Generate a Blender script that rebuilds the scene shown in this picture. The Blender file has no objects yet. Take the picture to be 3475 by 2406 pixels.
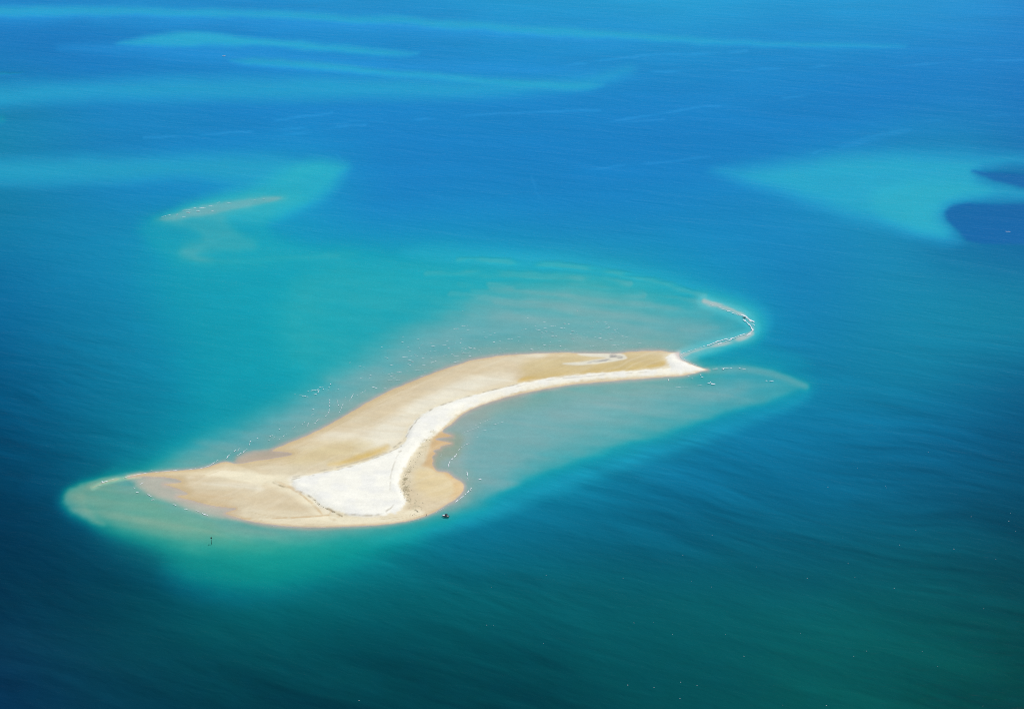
import bpy, bmesh, math, random
import numpy as np
from mathutils import Vector, Matrix

random.seed(7)
rng = np.random.default_rng(11)
scene = bpy.context.scene
C = scene.collection

# ------------------------------------------------------------------ camera
CAM_H = 560.0
PITCH = math.radians(23.2)
HFOV = math.radians(40.0)
PW, PH = 3475.0, 2406.0
FOC = PW / 2 / math.tan(HFOV / 2)
cam_data = bpy.data.cameras.new('camera')
cam_data.sensor_fit = 'HORIZONTAL'
cam_data.angle = HFOV
cam_data.clip_start = 1.0
cam_data.clip_end = 250000.0
cam = bpy.data.objects.new('camera', cam_data)
cam.location = (0, 0, CAM_H)
cam.rotation_euler = (math.pi / 2 - PITCH, 0, 0)
C.objects.link(cam)
scene.camera = cam

# ------------------------------------------------------------------ light
SUN_EL, SUN_ROT = math.radians(66), math.radians(64)
world = bpy.data.worlds.new('World')
scene.world = world
world.use_nodes = True
wn = world.node_tree
wn.nodes.clear()
sky = wn.nodes.new('ShaderNodeTexSky')
sky.sky_type = 'NISHITA'
sky.sun_disc = False
sky.sun_elevation = SUN_EL
sky.sun_rotation = SUN_ROT
sky.altitude = 0
sky.air_density = 1.0
sky.dust_density = 0.6
sky.ozone_density = 2.0
bg = wn.nodes.new('ShaderNodeBackground')
bg.inputs['Strength'].default_value = 0.10
wo = wn.nodes.new('ShaderNodeOutputWorld')
wn.links.new(sky.outputs[0], bg.inputs[0])
wn.links.new(bg.outputs[0], wo.inputs[0])

sl = bpy.data.lights.new('sun', 'SUN')
sl.energy = 3.6
sl.angle = math.radians(0.5)
sl.color = (1.0, 0.98, 0.95)
sun = bpy.data.objects.new('sun', sl)
sd = Vector((math.sin(SUN_ROT) * math.cos(SUN_EL), math.cos(SUN_ROT) * math.cos(SUN_EL), math.sin(SUN_EL)))
sun.rotation_euler = sd.to_track_quat('Z', 'Y').to_euler()
sun.location = (0, 0, 800)
C.objects.link(sun)

scene.view_settings.view_transform = 'Standard'
scene.view_settings.look = 'None'
scene.view_settings.exposure = 0.0
scene.view_settings.gamma = 1.0
scene.view_settings.use_curve_mapping = False
scene.render.engine = 'CYCLES'
scene.cycles.max_bounces = 6
scene.cycles.transparent_max_bounces = 8
scene.cycles.caustics_reflective = False
scene.cycles.caustics_refractive = False
scene.cycles.sample_clamp_indirect = 3.0
scene.cycles.use_denoising = False
scene.cycles.filter_width = 1.0

# ------------------------------------------------------------------ image pixels cast onto the sea -> metres
CP, SP = math.cos(PITCH), math.sin(PITCH)

def ground(u, v):
    """image pixel, cast from the camera -> metres on the sea surface"""
    r = (np.asarray(u, float) - PW / 2) / FOC
    t = -(np.asarray(v, float) - PH / 2) / FOC
    dy = CP + SP * t
    dz = -SP + CP * t
    k = -CAM_H / dz
    return r * k, dy * k

def srgb(r, g, b):
    a = np.array([r, g, b], float) / 255.0
    return np.where(a <= 0.04045, a / 12.92, ((a + 0.055) / 1.055) ** 2.4)

def smooth(t):
    t = np.clip(t, 0, 1)
    return t * t * (3 - 2 * t)

def hash2(xi, yi, seed):
    h = (xi.astype(np.int64) * 374761393 + yi.astype(np.int64) * 668265263 + seed * 1442695041) & 0xffffffff
    h = ((h ^ (h >> 13)) * 1274126177) & 0xffffffff
    h = ((h ^ (h >> 16)) * 2246822519) & 0xffffffff
    return ((h ^ (h >> 15)) & 0xffffff) / float(0xffffff)

def vnoise(x, y, seed=0):
    xi, yi = np.floor(x), np.floor(y)
    fx, fy = x - xi, y - yi
    fx = fx * fx * fx * (fx * (fx * 6 - 15) + 10)
    fy = fy * fy * fy * (fy * (fy * 6 - 15) + 10)
    a, b = hash2(xi, yi, seed), hash2(xi + 1, yi, seed)
    c, d = hash2(xi, yi + 1, seed), hash2(xi + 1, yi + 1, seed)
    return ((a + (b - a) * fx) * (1 - fy) + (c + (d - c) * fx) * fy) * 2 - 1

def fbm(x, y, seed=0, octaves=4):
    s, amp, tot = 0.0, 1.0, 0.0
    for i in range(octaves):
        s = s + amp * vnoise(x * 2 ** i + 17.3 * i, y * 2 ** i - 9.1 * i, seed + i)
        tot += amp
        amp *= 0.5
    return s / tot * 1.6

def chaikin(p, n=2, closed=True):
    p = np.asarray(p, float)
    for _ in range(n):
        if closed:
            q = np.roll(p, -1, axis=0)
            p = np.stack([p * .75 + q * .25, p * .25 + q * .75], 1).reshape(-1, 2)
        else:
            a, b = p[:-1], p[1:]
            m = np.stack([a * .75 + b * .25, a * .25 + b * .75], 1).reshape(-1, 2)
            p = np.vstack([p[:1], m, p[-1:]])
    return p

def seg_dist(px, py, a, b):
    d = b - a
    l2 = max(d @ d, 1e-9)
    t = np.clip(((px - a[0]) * d[0] + (py - a[1]) * d[1]) / l2, 0, 1)
    return (px - a[0] - t * d[0]) ** 2 + (py - a[1] - t * d[1]) ** 2

def lattice(pts, margin, step):
    lo, hi = pts.min(0) - margin, pts.max(0) + margin
    gx = np.arange(lo[0], hi[0] + step, step)
    gy = np.arange(lo[1], hi[1] + step, step)
    return gx, gy, *np.meshgrid(gx, gy)

def sample(F, gx, gy, step, u, v, far):
    fx, fy = (u - gx[0]) / step, (v - gy[0]) / step
    ok = (fx >= 0) & (fy >= 0) & (fx < len(gx) - 1) & (fy < len(gy) - 1)
    out = np.full(u.shape, far, float)
    fx, fy = fx[ok], fy[ok]
    ix, iy = fx.astype(int), fy.astype(int)
    tx, ty = fx - ix, fy - iy
    out[ok] = ((F[iy, ix] * (1 - tx) + F[iy, ix + 1] * tx) * (1 - ty)
               + (F[iy + 1, ix] * (1 - tx) + F[iy + 1, ix + 1] * tx) * ty)
    return out

def sdf(poly, u, v, margin=60, step=6.0, n=2):
    p = chaikin(poly, n)
    gx, gy, X, Y = lattice(p, margin, step)
    d2 = np.full(X.shape, 1e18)
    ins = np.zeros(X.shape, bool)
    for i in range(len(p)):
        a, b = p[i], p[(i + 1) % len(p)]
        d2 = np.minimum(d2, seg_dist(X, Y, a, b))
        if a[1] != b[1]:
            c = (a[1] > Y) != (b[1] > Y)
            xc = (b[0] - a[0]) * (Y - a[1]) / (b[1] - a[1]) + a[0]
            ins ^= c & (X < xc)
    F = np.sqrt(d2) * np.where(ins, -1, 1)
    return sample(F, gx, gy, step, u, v, margin)

def line_dist(pts, u, v, margin=30, step=3.0, n=2):
    p = chaikin(pts, n, closed=False)
    gx, gy, X, Y = lattice(p, margin, step)
    d2 = np.full(X.shape, 1e18)
    for i in range(len(p) - 1):
        d2 = np.minimum(d2, seg_dist(X, Y, p[i], p[i + 1]))
    return sample(np.sqrt(d2), gx, gy, step, u, v, margin)

def S(pts):                       # image coordinates at 2305 units wide
    return [(x * 1.50759, y * 1.50759) for x, y in pts]
def W(x0, y0, k, pts):            # enlarged image crop with its own origin and scale
    return [(x0 + x / k, y0 + y / k) for x, y in pts]
ZA = lambda p: W(150, 1500, 3.0733, p)     # west spit
ZB = lambda p: W(800, 1450, 2.5611, p)     # south beach
ZC = lambda p: W(1300, 1100, 2.305, p)     # north arm
ZD = lambda p: W(1850, 1150, 3.8417, p)    # east point
ZE = lambda p: W(800, 1300, 3.2929, p)     # west beach
ZF = lambda p: W(950, 950, 2.0043, p)      # north beach
ZG = lambda p: W(0, 0, 1.3262, p)          # far banks west
ZH = lambda p: W(1738, 0, 1.327, p)        # far banks east
ZI = lambda p: W(2400, 1000, 8.865, p)     # spit tip
ZJ = lambda p: W(1700, 950, 2.0955, p)     # east spits

# ------------------------------------------------------------------ sand outline (water line)
SHORE = (
    ZA([(850, 372), (960, 342), (1090, 320), (1300, 304), (1500, 290), (1650, 274), (1760, 244), (1850, 215), (1905, 207), (1975, 226)])
    + ZE([(60, 897), (180, 872), (420, 838), (640, 802), (610, 778), (480, 762), (380, 762), (500, 705), (700, 628), (900, 538), (1100, 438), (1300, 318), (1500, 200), (1700, 95)])
    + ZF([(850, 710), (1000, 650), (1150, 595), (1270, 560), (1290, 549), (1340, 540), (1500, 515), (1650, 505), (1800, 497)])
    + ZD([(0, 190), (250, 180), (400, 187), (600, 190), (780, 192), (900, 192), (1000, 188), (1100, 172), (1250, 160), (1400, 157), (1550, 160), (1600, 178), (1690, 181), (1745, 178), (1747, 190), (1743, 230), (1755, 258), (1800, 290), (1900, 330), (2000, 365), (2112, 402), (2118, 406), (2000, 430), (1900, 460), (1750, 485)])
    + ZC([(2200, 412), (2000, 428), (1800, 443), (1600, 460), (1450, 475), (1300, 500), (1150, 530), (1050, 550), (950, 575), (850, 605), (750, 640), (680, 670), (620, 702), (580, 738), (545, 775)])
    + ZB([(1800, 20), (1790, 45), (1880, 72), (1885, 78), (1745, 98), (1725, 108), (1870, 132), (1880, 140), (1770, 165), (1780, 186), (1712, 202), (1745, 232), (1700, 250), (1718, 288), (1703, 315), (1718, 350), (1745, 382), (1850, 392), (1890, 430), (1930, 458), (1980, 482), (1987, 530), (1962, 580), (1905, 630), (1850, 658), (1790, 697), (1720, 740), (1650, 770), (1560, 796), (1450, 820), (1300, 843), (1150, 853), (1000, 858), (850, 864), (700, 866), (550, 863), (400, 853), (250, 837)])
    + ZA([(2305, 852), (2150, 825), (2050, 797), (1950, 768), (1870, 742), (1950, 716), (2000, 697), (1990, 690), (1850, 680), (1700, 655), (1550, 612), (1450, 588), (1360, 566), (1420, 553), (1500, 546), (1490, 530), (1400, 487), (1300, 456), (1220, 436), (1350, 431), (1450, 416), (1400, 392), (1320, 374), (1200, 362), (1050, 357), (960, 355)]))

# ------------------------------------------------------------------ the grid both the sand and the sea are built on
vs = np.concatenate([np.array([-800, -740, -660, -560, -450, -340, -240, -160, -100], float),
                     np.arange(-60, 2470, 2.7),
                     np.array([2500, 2560, 2650, 2800, 3000, 3400, 4000, 5000], float)])
us = np.concatenate([np.array([-12000, -7000, -4500, -3000, -2000, -1400, -1000, -800], float),
                     np.arange(-640, 4120, 3.3),
                     np.array([4250, 4500, 4900, 5500, 6500, 8000, 10500, 15500], float)])
U0, V0 = np.meshgrid(us, vs)
NR, NC = U0.shape
GX, GY = ground(U0, V0)
U = np.clip(U0, -620, 4095)
V = np.clip(V0, -55, 2465)
# gentle warp so that no edge runs as a drawn line
WU = U + 9 * fbm(U / 120, V / 70, 3, 3) + 2.0 * vnoise(U / 14, V / 9, 5)
WV = V + 5 * fbm(U / 150, V / 60, 9, 3) + 1.2 * vnoise(U / 16, V / 9, 6)
SU = U + 1.5 * fbm(U / 22, V / 12, 31, 3)
SV = V + 0.9 * fbm(U / 26, V / 10, 33, 3)

d_shore = sdf(SHORE, SU, SV, margin=160, step=2.5, n=2)

def mask(poly, w_in, w_out, step=7.0, warp=True, n=2):
    d = sdf(poly, WU if warp else SU, WV if warp else SV, margin=w_out + 12, step=step, n=n)
    return smooth((w_out - d) / (w_in + w_out))

def stroke(pts, w, soft, n=2, warp=False):
    d = line_dist(pts, WU if warp else SU, WV if warp else SV, margin=w + soft + 6, step=2.5, n=n)
    return smooth((w + soft - d) / soft)

# ------------------------------------------------------------------ clarity of the water: optical depth (red, down and up)
LT = np.full(U.shape, math.log(24.0))
def shoal(m, tau, k=1.0):
    global LT
    LT = LT + (math.log(tau) - LT) * m * k

# far banks
BAND1 = mask(ZG([(-300, 30), (0, 27), (600, 32), (1100, 42), (1600, 66), (2000, 90), (2305, 109), (2600, 126), (3000, 162), (3300, 186), (3700, 192), (4200, 215), (3700, 215), (3300, 206), (2700, 176), (2300, 150), (1900, 125), (1500, 95), (1000, 75), (400, 70), (-300, 75)]), 14, 14)
shoal(BAND1, 6.5, .85)
BAND2 = mask(ZG([(480, 205), (620, 170), (760, 142), (850, 136), (950, 148), (1200, 172), (1500, 198), (1750, 222), (1925, 244), (1750, 254), (1550, 232), (1200, 212), (900, 206), (650, 214)]), 16, 13)
shoal(BAND2, 6.0, .9)
BAND3 = mask(ZG([(1000, 262), (1300, 268), (1480, 276), (1700, 306), (2000, 336), (2400, 372), (2800, 380), (2500, 405), (2100, 366), (1600, 322), (1300, 298), (1100, 288)]), 12, 13)
shoal(BAND3, 6.0, .9)
BAND4 = mask(ZG([(-400, 385), (200, 380), (700, 362), (1100, 352), (1600, 350), (2200, 372), (2700, 350), (2900, 300), (2700, 380), (2300, 430), (1700, 440), (1100, 450), (500, 440), (0, 480), (-400, 480)]), 30, 40)
shoal(BAND4, 8, .75)
shoal(mask(ZG([(-200, 325), (60, 318), (120, 324), (40, 336), (-200, 340)]), 6, 6), 5.0, .8)
shoal(mask(ZG([(-400, 490), (0, 510), (30, 535), (0, 550), (-400, 560)]), 10, 16), 5.0, .7)
# western bank with its bright tip
WBANK = mask(S([(-300, 345), (100, 335), (420, 328), (600, 332), (690, 344), (760, 364), (786, 374), (740, 384), (660, 420), (560, 440), (420, 420), (200, 440), (-300, 430)]), 70, 8)
shoal(WBANK, 7.0, .75)
WTIP = mask(S([(545, 425), (640, 385), (690, 356), (750, 360), (785, 374), (770, 394), (735, 440), (670, 475), (600, 500), (480, 490), (360, 494), (430, 458)]), 34, 36)
shoal(WTIP, 4.4, .8)
# eastern bank
EBANK = mask(S([(1560, 380), (1750, 352), (1950, 330), (2150, 335), (2500, 350), (2500, 380), (2180, 378), (2280, 408), (2500, 430), (2500, 462), (2230, 458), (2160, 459), (2130, 474), (2135, 500), (2165, 528), (2178, 545), (2140, 558), (2080, 548), (1960, 514), (1840, 476), (1700, 428)]), 70, 24)
shoal(EBANK, 6.5, .95)
ECORE = mask(S([(1950, 420), (2120, 400), (2260, 430), (2140, 452), (2110, 480), (2150, 535), (2060, 525), (1960, 480)]), 40, 30)
shoal(ECORE, 4.6, .6)
EFAR = mask(S([(1900, 610), (2200, 590), (2500, 600), (2500, 780), (2200, 800), (1980, 720)]), 120, 90)
shoal(EFAR, 14.0, .6)
EPOOL = np.maximum(mask(S([(2126, 480), (2132, 466), (2160, 459), (2230, 458), (2560, 460), (2560, 520), (2480, 560), (2290, 552), (2185, 548), (2168, 530), (2140, 506)]), 9, 8, step=4), mask(S([(2170, 382), (2240, 388), (2330, 394), (2560, 400), (2560, 436), (2305, 424), (2240, 406)]), 8, 8, step=4))
shoal(EPOOL, 24.0, .95)
# wide turquoise apron round the bar
shoal(mask(S([(330, 490), (520, 480), (700, 515), (850, 520), (1000, 548), (1180, 572), (1400, 598), (1600, 640), (1730, 690), (1780, 745), (1740, 790), (1900, 850), (1850, 890), (1700, 930), (1500, 985), (1300, 1075), (1150, 1130), (950, 1205), (780, 1262), (620, 1310), (480, 1310), (330, 1260), (230, 1200), (140, 1130), (180, 1060), (330, 960), (360, 860), (300, 740), (270, 600)]), 230, 150), 3.4, .7)
shoal(mask(S([(700, 560), (1000, 552), (1300, 585), (1500, 618), (1660, 668), (1730, 710), (1640, 720), (1400, 680), (1100, 700), (900, 800), (650, 860), (600, 720)]), 70, 60), 2.6, .55)
shoal(mask(S([(400, 1235), (620, 1215), (800, 1210), (960, 1185), (900, 1225), (760, 1275), (620, 1320), (470, 1325), (380, 1285)]), 60, 90), 3.2, .6)
# northern shelf, grey with sand
shoal(mask(S([(300, 1075), (400, 985), (540, 930), (690, 850), (820, 775), (950, 700), (1080, 655), (1180, 628), (1290, 622), (1400, 634), (1560, 668), (1660, 700), (1700, 735), (1670, 765), (1590, 800), (1540, 900), (900, 1000), (600, 1120), (380, 1110)]), 110, 40), 1.2, .95)
shoal(mask(S([(470, 1070), (640, 985), (800, 890), (960, 815), (1150, 765), (1400, 765), (1560, 785), (1500, 840), (1000, 940), (600, 1080)]), 34, 40), 0.72, .8)
# thin arcs of sand north of the shelf
for pts, w in (([(1030, 585), (1200, 588), (1350, 605), (1480, 632), (1590, 664)], 3), ([(960, 614), (1100, 612), (1250, 622), (1420, 640)], 4), ([(1010, 660), (1150, 680), (1300, 700)], 4), ([(1100, 640), (1300, 650), (1450, 664)], 5)):
    shoal(stroke(S(pts), w * 1.5, 11, warp=True) * smooth(.55 + .9 * fbm(U / 120, V / 30, 51, 2)), 1.2, .45)
for k in range(9):
    y0 = 612 + 13 * k
    P_ = [(980 + 26 * k, y0 + 2), (1150 + 18 * k, y0 - 2 + 2 * k), (1330 + 10 * k, y0 + 10 + 3 * k), (1500, y0 + 34 + 2 * k), (1610, y0 + 62)]
    shoal(stroke(S([p for p in P_ if p[1] < 770]), 2 + (k % 3), 12, warp=True) * smooth(.35 + .9 * fbm(U / 170, V / 26, 170 + k, 2)), 1.0 if k % 2 else 2.2, .3)
# crest of the hooked spit
HOOK = S([(1585, 678), (1640, 695), (1672, 708), (1692, 725), (1698, 738), (1688, 752), (1655, 764), (1610, 777), (1570, 788), (1536, 799)])
dh = line_dist(HOOK, SU, SV, margin=70, step=3)
shoal(smooth((66 - dh) / 64), 1.5, .7)
shoal(smooth((11 + 7 * vnoise(U / 40, V / 18, 58) - dh) / 12), 0.4, .85)
# pool between the two east spits stays deeper
shoal(mask(S([(1556, 803), (1640, 782), (1720, 775), (1800, 790), (1850, 830), (1760, 832), (1690, 822), (1620, 822)]), 26, 16), 8.0, .85)
# southern bay
shoal(mask(S([(1545, 838), (1600, 832), (1660, 827), (1720, 833), (1775, 850), (1822, 868), (1770, 886), (1690, 912), (1560, 955), (1400, 1003), (1270, 1042), (1180, 1088), (1080, 1134), (1010, 1162), (930, 1150), (960, 1000), (1050, 900), (1300, 850)]), 80, 70), 1.3, .95)
shoal(stroke(S([(1595, 834), (1660, 828), (1720, 834), (1775, 852), (1815, 868)]), 2, 22), .9, .5)
shoal(mask(S([(1250, 1010), (1450, 962), (1640, 905), (1800, 868), (1770, 886), (1560, 955), (1400, 1003), (1270, 1042), (1130, 1105), (1060, 1130)]), 16, 16), 1.15, .4)
shoal(mask(S([(985, 1000), (1010, 955), (1060, 915), (1120, 890), (1200, 875), (1150, 905), (1085, 945), (1050, 985), (1030, 1040), (1050, 1080), (1035, 1130), (985, 1145), (950, 1060)]), 22, 46), .36, .9)
shoal(mask(S([(985, 1100), (1000, 1000), (1060, 930), (1200, 880), (1400, 860), (1560, 845), (1480, 890), (1300, 950), (1160, 1040), (1090, 1125), (1040, 1150)]), 50, 70), .85, .6)
# western shelf
shoal(mask(S([(136, 1112), (150, 1095), (185, 1080), (240, 1068), (330, 1058), (560, 1050), (800, 1100), (1040, 1150), (1000, 1172), (900, 1200), (760, 1222), (620, 1238), (480, 1240), (380, 1232), (280, 1208), (200, 1180), (155, 1150)]), 70, 46), 1.2, .95)
shoal(mask(S([(140, 1112), (165, 1092), (230, 1074), (330, 1062), (300, 1075), (230, 1090), (190, 1110), (200, 1150), (250, 1190), (180, 1165), (150, 1140)]), 16, 16), .85, .55)
shoal(mask(S([(290, 1068), (480, 1075), (700, 1100), (800, 1180), (620, 1190), (520, 1165), (430, 1140), (350, 1120), (310, 1095)]), 12, 16), .5, .8)
shoal(mask(ZA([(1000, 362), (1400, 385), (2000, 690), (2060, 800), (1800, 770), (1500, 690), (1250, 600), (1100, 520), (1000, 440), (960, 390)]), 16, 18), .2, .9)
shoal(mask(ZE([(-30, 860), (60, 800), (200, 770), (420, 755), (700, 790), (400, 860), (60, 905)]), 8, 14), .1, .9)
ridge_w = line_dist(ZA([(1000, 350), (850, 368), (700, 395), (600, 428), (500, 470)]), SU, SV, margin=40, step=2.5)
shoal(smooth((5 + 3 * vnoise(U / 30, V / 20, 59) - ridge_w) / 6), .22, .85)
shoal(smooth((30 - ridge_w) / 30), .8, .6)
# small sand bar north west
shoal(mask(S([(300, 500), (420, 460), (640, 430), (700, 440), (600, 490), (620, 540), (760, 560), (820, 585), (560, 610), (400, 600), (340, 550)]), 30, 40), 3.4, .6)
shoal(mask(S([(340, 496), (400, 474), (500, 452), (600, 436), (655, 438), (600, 458), (530, 476), (500, 494), (540, 530), (585, 556), (520, 561), (455, 564), (440, 578), (490, 592), (430, 586), (405, 572), (412, 556), (470, 538), (440, 512), (385, 503)]), 16, 30), 1.4, .45)
shoal(mask(S([(345, 496), (420, 472), (520, 452), (610, 438), (640, 440), (600, 456), (500, 478), (430, 494)]), 8, 10), 1.25, .8)
shoal(stroke(S([(440, 582), (520, 590), (640, 580), (760, 575)]), 2, 14), 2.2, .3)
# deep pockets
shoal(mask(S([(150, 1075), (200, 1060), (260, 1040), (180, 1040), (60, 1060), (40, 1120), (120, 1115), (135, 1095)]), 10, 26), 18.0, .7)

# shore: the last metres of water
inside = d_shore < 0
near = smooth((d_shore - 0.5) / 16.0)
tau = np.exp(LT)
streak = fbm((U + .12 * V) / 330, (V - .14 * U + 20 * vnoise(U / 300, V / 300, 71)) / 26, 72, 3)
tau = tau * (1 + .17 * streak * smooth((6 - tau) / 4)) * (1 + .05 * vnoise(U / 40, V / 20, 75))
tau = np.where(inside, 0.0, tau * (0.28 + 0.72 * near) * smooth((d_shore + .3) / 4.0))

# ------------------------------------------------------------------ body colour of the water (sediment and depth, with edge vignetting and far haze painted in), judged by eye at points on the 2305 wide image
IMG_COLORS = [(0,0,36,136,205),(300,8,36,140,206),(700,8,38,142,207),(1150,12,38,150,210),(1500,20,42,155,213),(1900,25,38,148,211),(2200,20,42,145,212),(2305,60,34,128,203),
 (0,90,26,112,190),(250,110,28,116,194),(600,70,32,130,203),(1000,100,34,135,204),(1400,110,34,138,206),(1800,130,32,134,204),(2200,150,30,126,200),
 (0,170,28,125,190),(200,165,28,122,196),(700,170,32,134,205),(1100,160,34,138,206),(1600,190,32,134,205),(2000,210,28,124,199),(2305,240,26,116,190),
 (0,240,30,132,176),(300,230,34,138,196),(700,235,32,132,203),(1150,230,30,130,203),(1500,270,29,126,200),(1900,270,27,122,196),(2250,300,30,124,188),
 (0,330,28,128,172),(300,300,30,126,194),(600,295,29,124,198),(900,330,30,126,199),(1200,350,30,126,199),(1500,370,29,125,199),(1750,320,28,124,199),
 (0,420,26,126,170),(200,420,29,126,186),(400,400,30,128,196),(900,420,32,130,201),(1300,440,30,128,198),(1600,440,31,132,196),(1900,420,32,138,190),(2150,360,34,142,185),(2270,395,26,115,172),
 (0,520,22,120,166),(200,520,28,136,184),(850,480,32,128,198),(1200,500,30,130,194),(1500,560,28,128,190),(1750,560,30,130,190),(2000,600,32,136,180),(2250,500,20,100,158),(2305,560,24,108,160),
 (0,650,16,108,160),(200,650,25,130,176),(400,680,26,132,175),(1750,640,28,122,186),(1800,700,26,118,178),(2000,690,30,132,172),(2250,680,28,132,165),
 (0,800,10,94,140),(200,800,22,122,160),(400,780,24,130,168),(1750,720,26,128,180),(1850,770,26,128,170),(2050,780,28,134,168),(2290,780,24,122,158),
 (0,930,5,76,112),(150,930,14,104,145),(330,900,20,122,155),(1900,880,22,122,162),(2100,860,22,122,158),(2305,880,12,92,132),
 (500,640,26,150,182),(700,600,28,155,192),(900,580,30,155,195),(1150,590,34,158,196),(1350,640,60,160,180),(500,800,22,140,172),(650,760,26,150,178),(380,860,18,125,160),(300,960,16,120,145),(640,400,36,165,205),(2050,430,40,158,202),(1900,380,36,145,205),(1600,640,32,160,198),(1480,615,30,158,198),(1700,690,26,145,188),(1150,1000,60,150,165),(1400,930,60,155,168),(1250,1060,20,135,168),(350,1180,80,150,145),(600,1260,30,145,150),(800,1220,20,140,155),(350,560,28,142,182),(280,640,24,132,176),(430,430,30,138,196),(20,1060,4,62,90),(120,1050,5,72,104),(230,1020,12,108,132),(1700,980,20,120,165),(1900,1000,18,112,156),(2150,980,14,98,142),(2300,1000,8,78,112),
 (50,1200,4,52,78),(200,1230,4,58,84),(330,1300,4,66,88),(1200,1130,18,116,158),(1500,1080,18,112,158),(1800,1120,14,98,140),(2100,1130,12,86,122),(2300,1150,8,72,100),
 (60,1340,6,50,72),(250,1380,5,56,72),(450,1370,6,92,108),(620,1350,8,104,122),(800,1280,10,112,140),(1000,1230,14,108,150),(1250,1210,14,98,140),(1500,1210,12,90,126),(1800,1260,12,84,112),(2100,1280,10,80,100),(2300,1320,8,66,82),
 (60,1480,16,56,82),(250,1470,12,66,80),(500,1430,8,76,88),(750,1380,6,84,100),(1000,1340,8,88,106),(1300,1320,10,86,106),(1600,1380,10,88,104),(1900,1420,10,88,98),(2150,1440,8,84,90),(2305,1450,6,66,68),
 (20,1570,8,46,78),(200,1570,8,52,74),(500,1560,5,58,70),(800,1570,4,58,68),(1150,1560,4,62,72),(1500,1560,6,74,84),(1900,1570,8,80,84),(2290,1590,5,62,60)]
img_colors = np.array(IMG_COLORS, float)
img_xy = img_colors[:, :2] * 1.50759
img_c = np.array([srgb(*r) for r in img_colors[:, 2:]])
gx = np.arange(-640, 4130, 20.0)
gy = np.arange(-80, 2500, 20.0)
X, Y = np.meshgrid(gx, gy)
# local straight-line fit through the colours judged by eye round each point
DX = img_xy[:, 0] - X[..., None]
DY = img_xy[:, 1] - Y[..., None]
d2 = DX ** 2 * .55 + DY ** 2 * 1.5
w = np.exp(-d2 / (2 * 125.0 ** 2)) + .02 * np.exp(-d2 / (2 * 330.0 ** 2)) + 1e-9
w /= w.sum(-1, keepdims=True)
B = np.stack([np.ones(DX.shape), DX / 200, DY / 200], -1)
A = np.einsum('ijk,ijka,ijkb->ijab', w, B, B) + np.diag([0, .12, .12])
rhs = np.einsum('ijk,ijka,kc->ijac', w, B, np.log(img_c))
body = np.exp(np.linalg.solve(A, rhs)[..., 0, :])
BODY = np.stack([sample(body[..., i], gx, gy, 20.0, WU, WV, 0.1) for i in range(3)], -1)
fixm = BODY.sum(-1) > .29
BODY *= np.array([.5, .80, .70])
def tint(m, c, k=1.0):
    global BODY
    t = np.clip(m * k, 0, 1)[..., None]
    BODY = BODY * (1 - t) + srgb(*c) * .8 * t
tint(mask(ZG([(-300, 40), (600, 45), (1100, 60), (1600, 84), (2000, 110), (2305, 130), (3000, 185), (2600, 200), (2000, 165), (1500, 140), (900, 110), (300, 95), (-300, 95)]), 30, 30), (37, 150, 212), .6)
tint(BAND1, (41, 162, 218), .6); tint(BAND2, (43, 167, 221), .8); tint(BAND3, (42, 163, 219), .75)
tint(mask(ZG([(200, 215), (700, 190), (1200, 215), (1700, 265), (2400, 300), (2800, 330), (2200, 330), (1500, 320), (900, 270), (400, 240)]), 30, 30), (37, 150, 212), .5); tint(BAND4, (40, 160, 208), .6)
tint(WBANK, (37, 154, 196), .85); tint(WTIP, (42, 172, 205), .75); tint(EBANK, (40, 160, 206), .9); tint(ECORE, (44, 168, 208), .8)
tint(EPOOL, (21, 102, 160), .88)
tint(mask(S([(880, 560), (1100, 562), (1300, 582), (1500, 618), (1650, 662), (1712, 695), (1730, 735), (1700, 750), (1700, 725), (1640, 685), (1500, 645), (1300, 608), (1000, 590)]), 22, 34), (38, 166, 202), .6)
tint(mask(S([(1040, 1165), (1200, 1100), (1350, 1045), (1560, 985), (1750, 915), (1840, 880), (1700, 950), (1500, 1015), (1300, 1085), (1150, 1150), (1000, 1195), (800, 1230), (900, 1200)]), 20, 34), (26, 150, 178), .6)
# slick lines and tide lines
slick = np.zeros(U.shape)
for pts in (ZH([(260, 292), (500, 258), (760, 244), (1050, 230)]), ZH([(500, 325), (860, 315), (1300, 300), (1800, 292), (2305, 268)]), ZH([(400, 560), (600, 522), (900, 480), (1200, 452), (1330, 430)]),
            ZH([(480, 556), (680, 541)]), ZH([(1350, 692), (1550, 622), (1820, 582), (1850, 552), (2090, 538), (2110, 524), (2305, 512)]), ZH([(330, 775), (420, 752), (900, 700)]),
            ZG([(640, 626), (1100, 596), (1500, 562), (1650, 545), (2305, 512), (2700, 500)]), ZG([(1240, 540), (1500, 512)]), ZG([(1510, 690), (1570, 740)]), ZG([(1250, 610), (1420, 588), (1640, 565)]),
            S([(1200, 400), (1210, 440), (1240, 480), (1290, 515)]), S([(1870, 740), (1920, 770), (1960, 810)]), S([(1930, 655), (2100, 640), (2305, 655)]), S([(1900, 690), (2100, 668), (2305, 680)]), S([(50, 610), (110, 595), (140, 570)])):
    slick = np.maximum(slick, stroke(pts, 1.0, 6, warp=True))
wide = mask(ZH([(1350, 692), (1550, 618), (1820, 572), (1860, 556), (1800, 600), (1600, 640), (1500, 670)]), 8, 6)
slick = np.clip(np.maximum(slick, .8 * wide) * smooth(.5 + .8 * fbm(U / 90, V / 25, 91, 2)), 0, 1)
BODY = BODY + slick[..., None] * np.array([.005, .028, .045]) * smooth((900 - V) / 500)[..., None]
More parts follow.
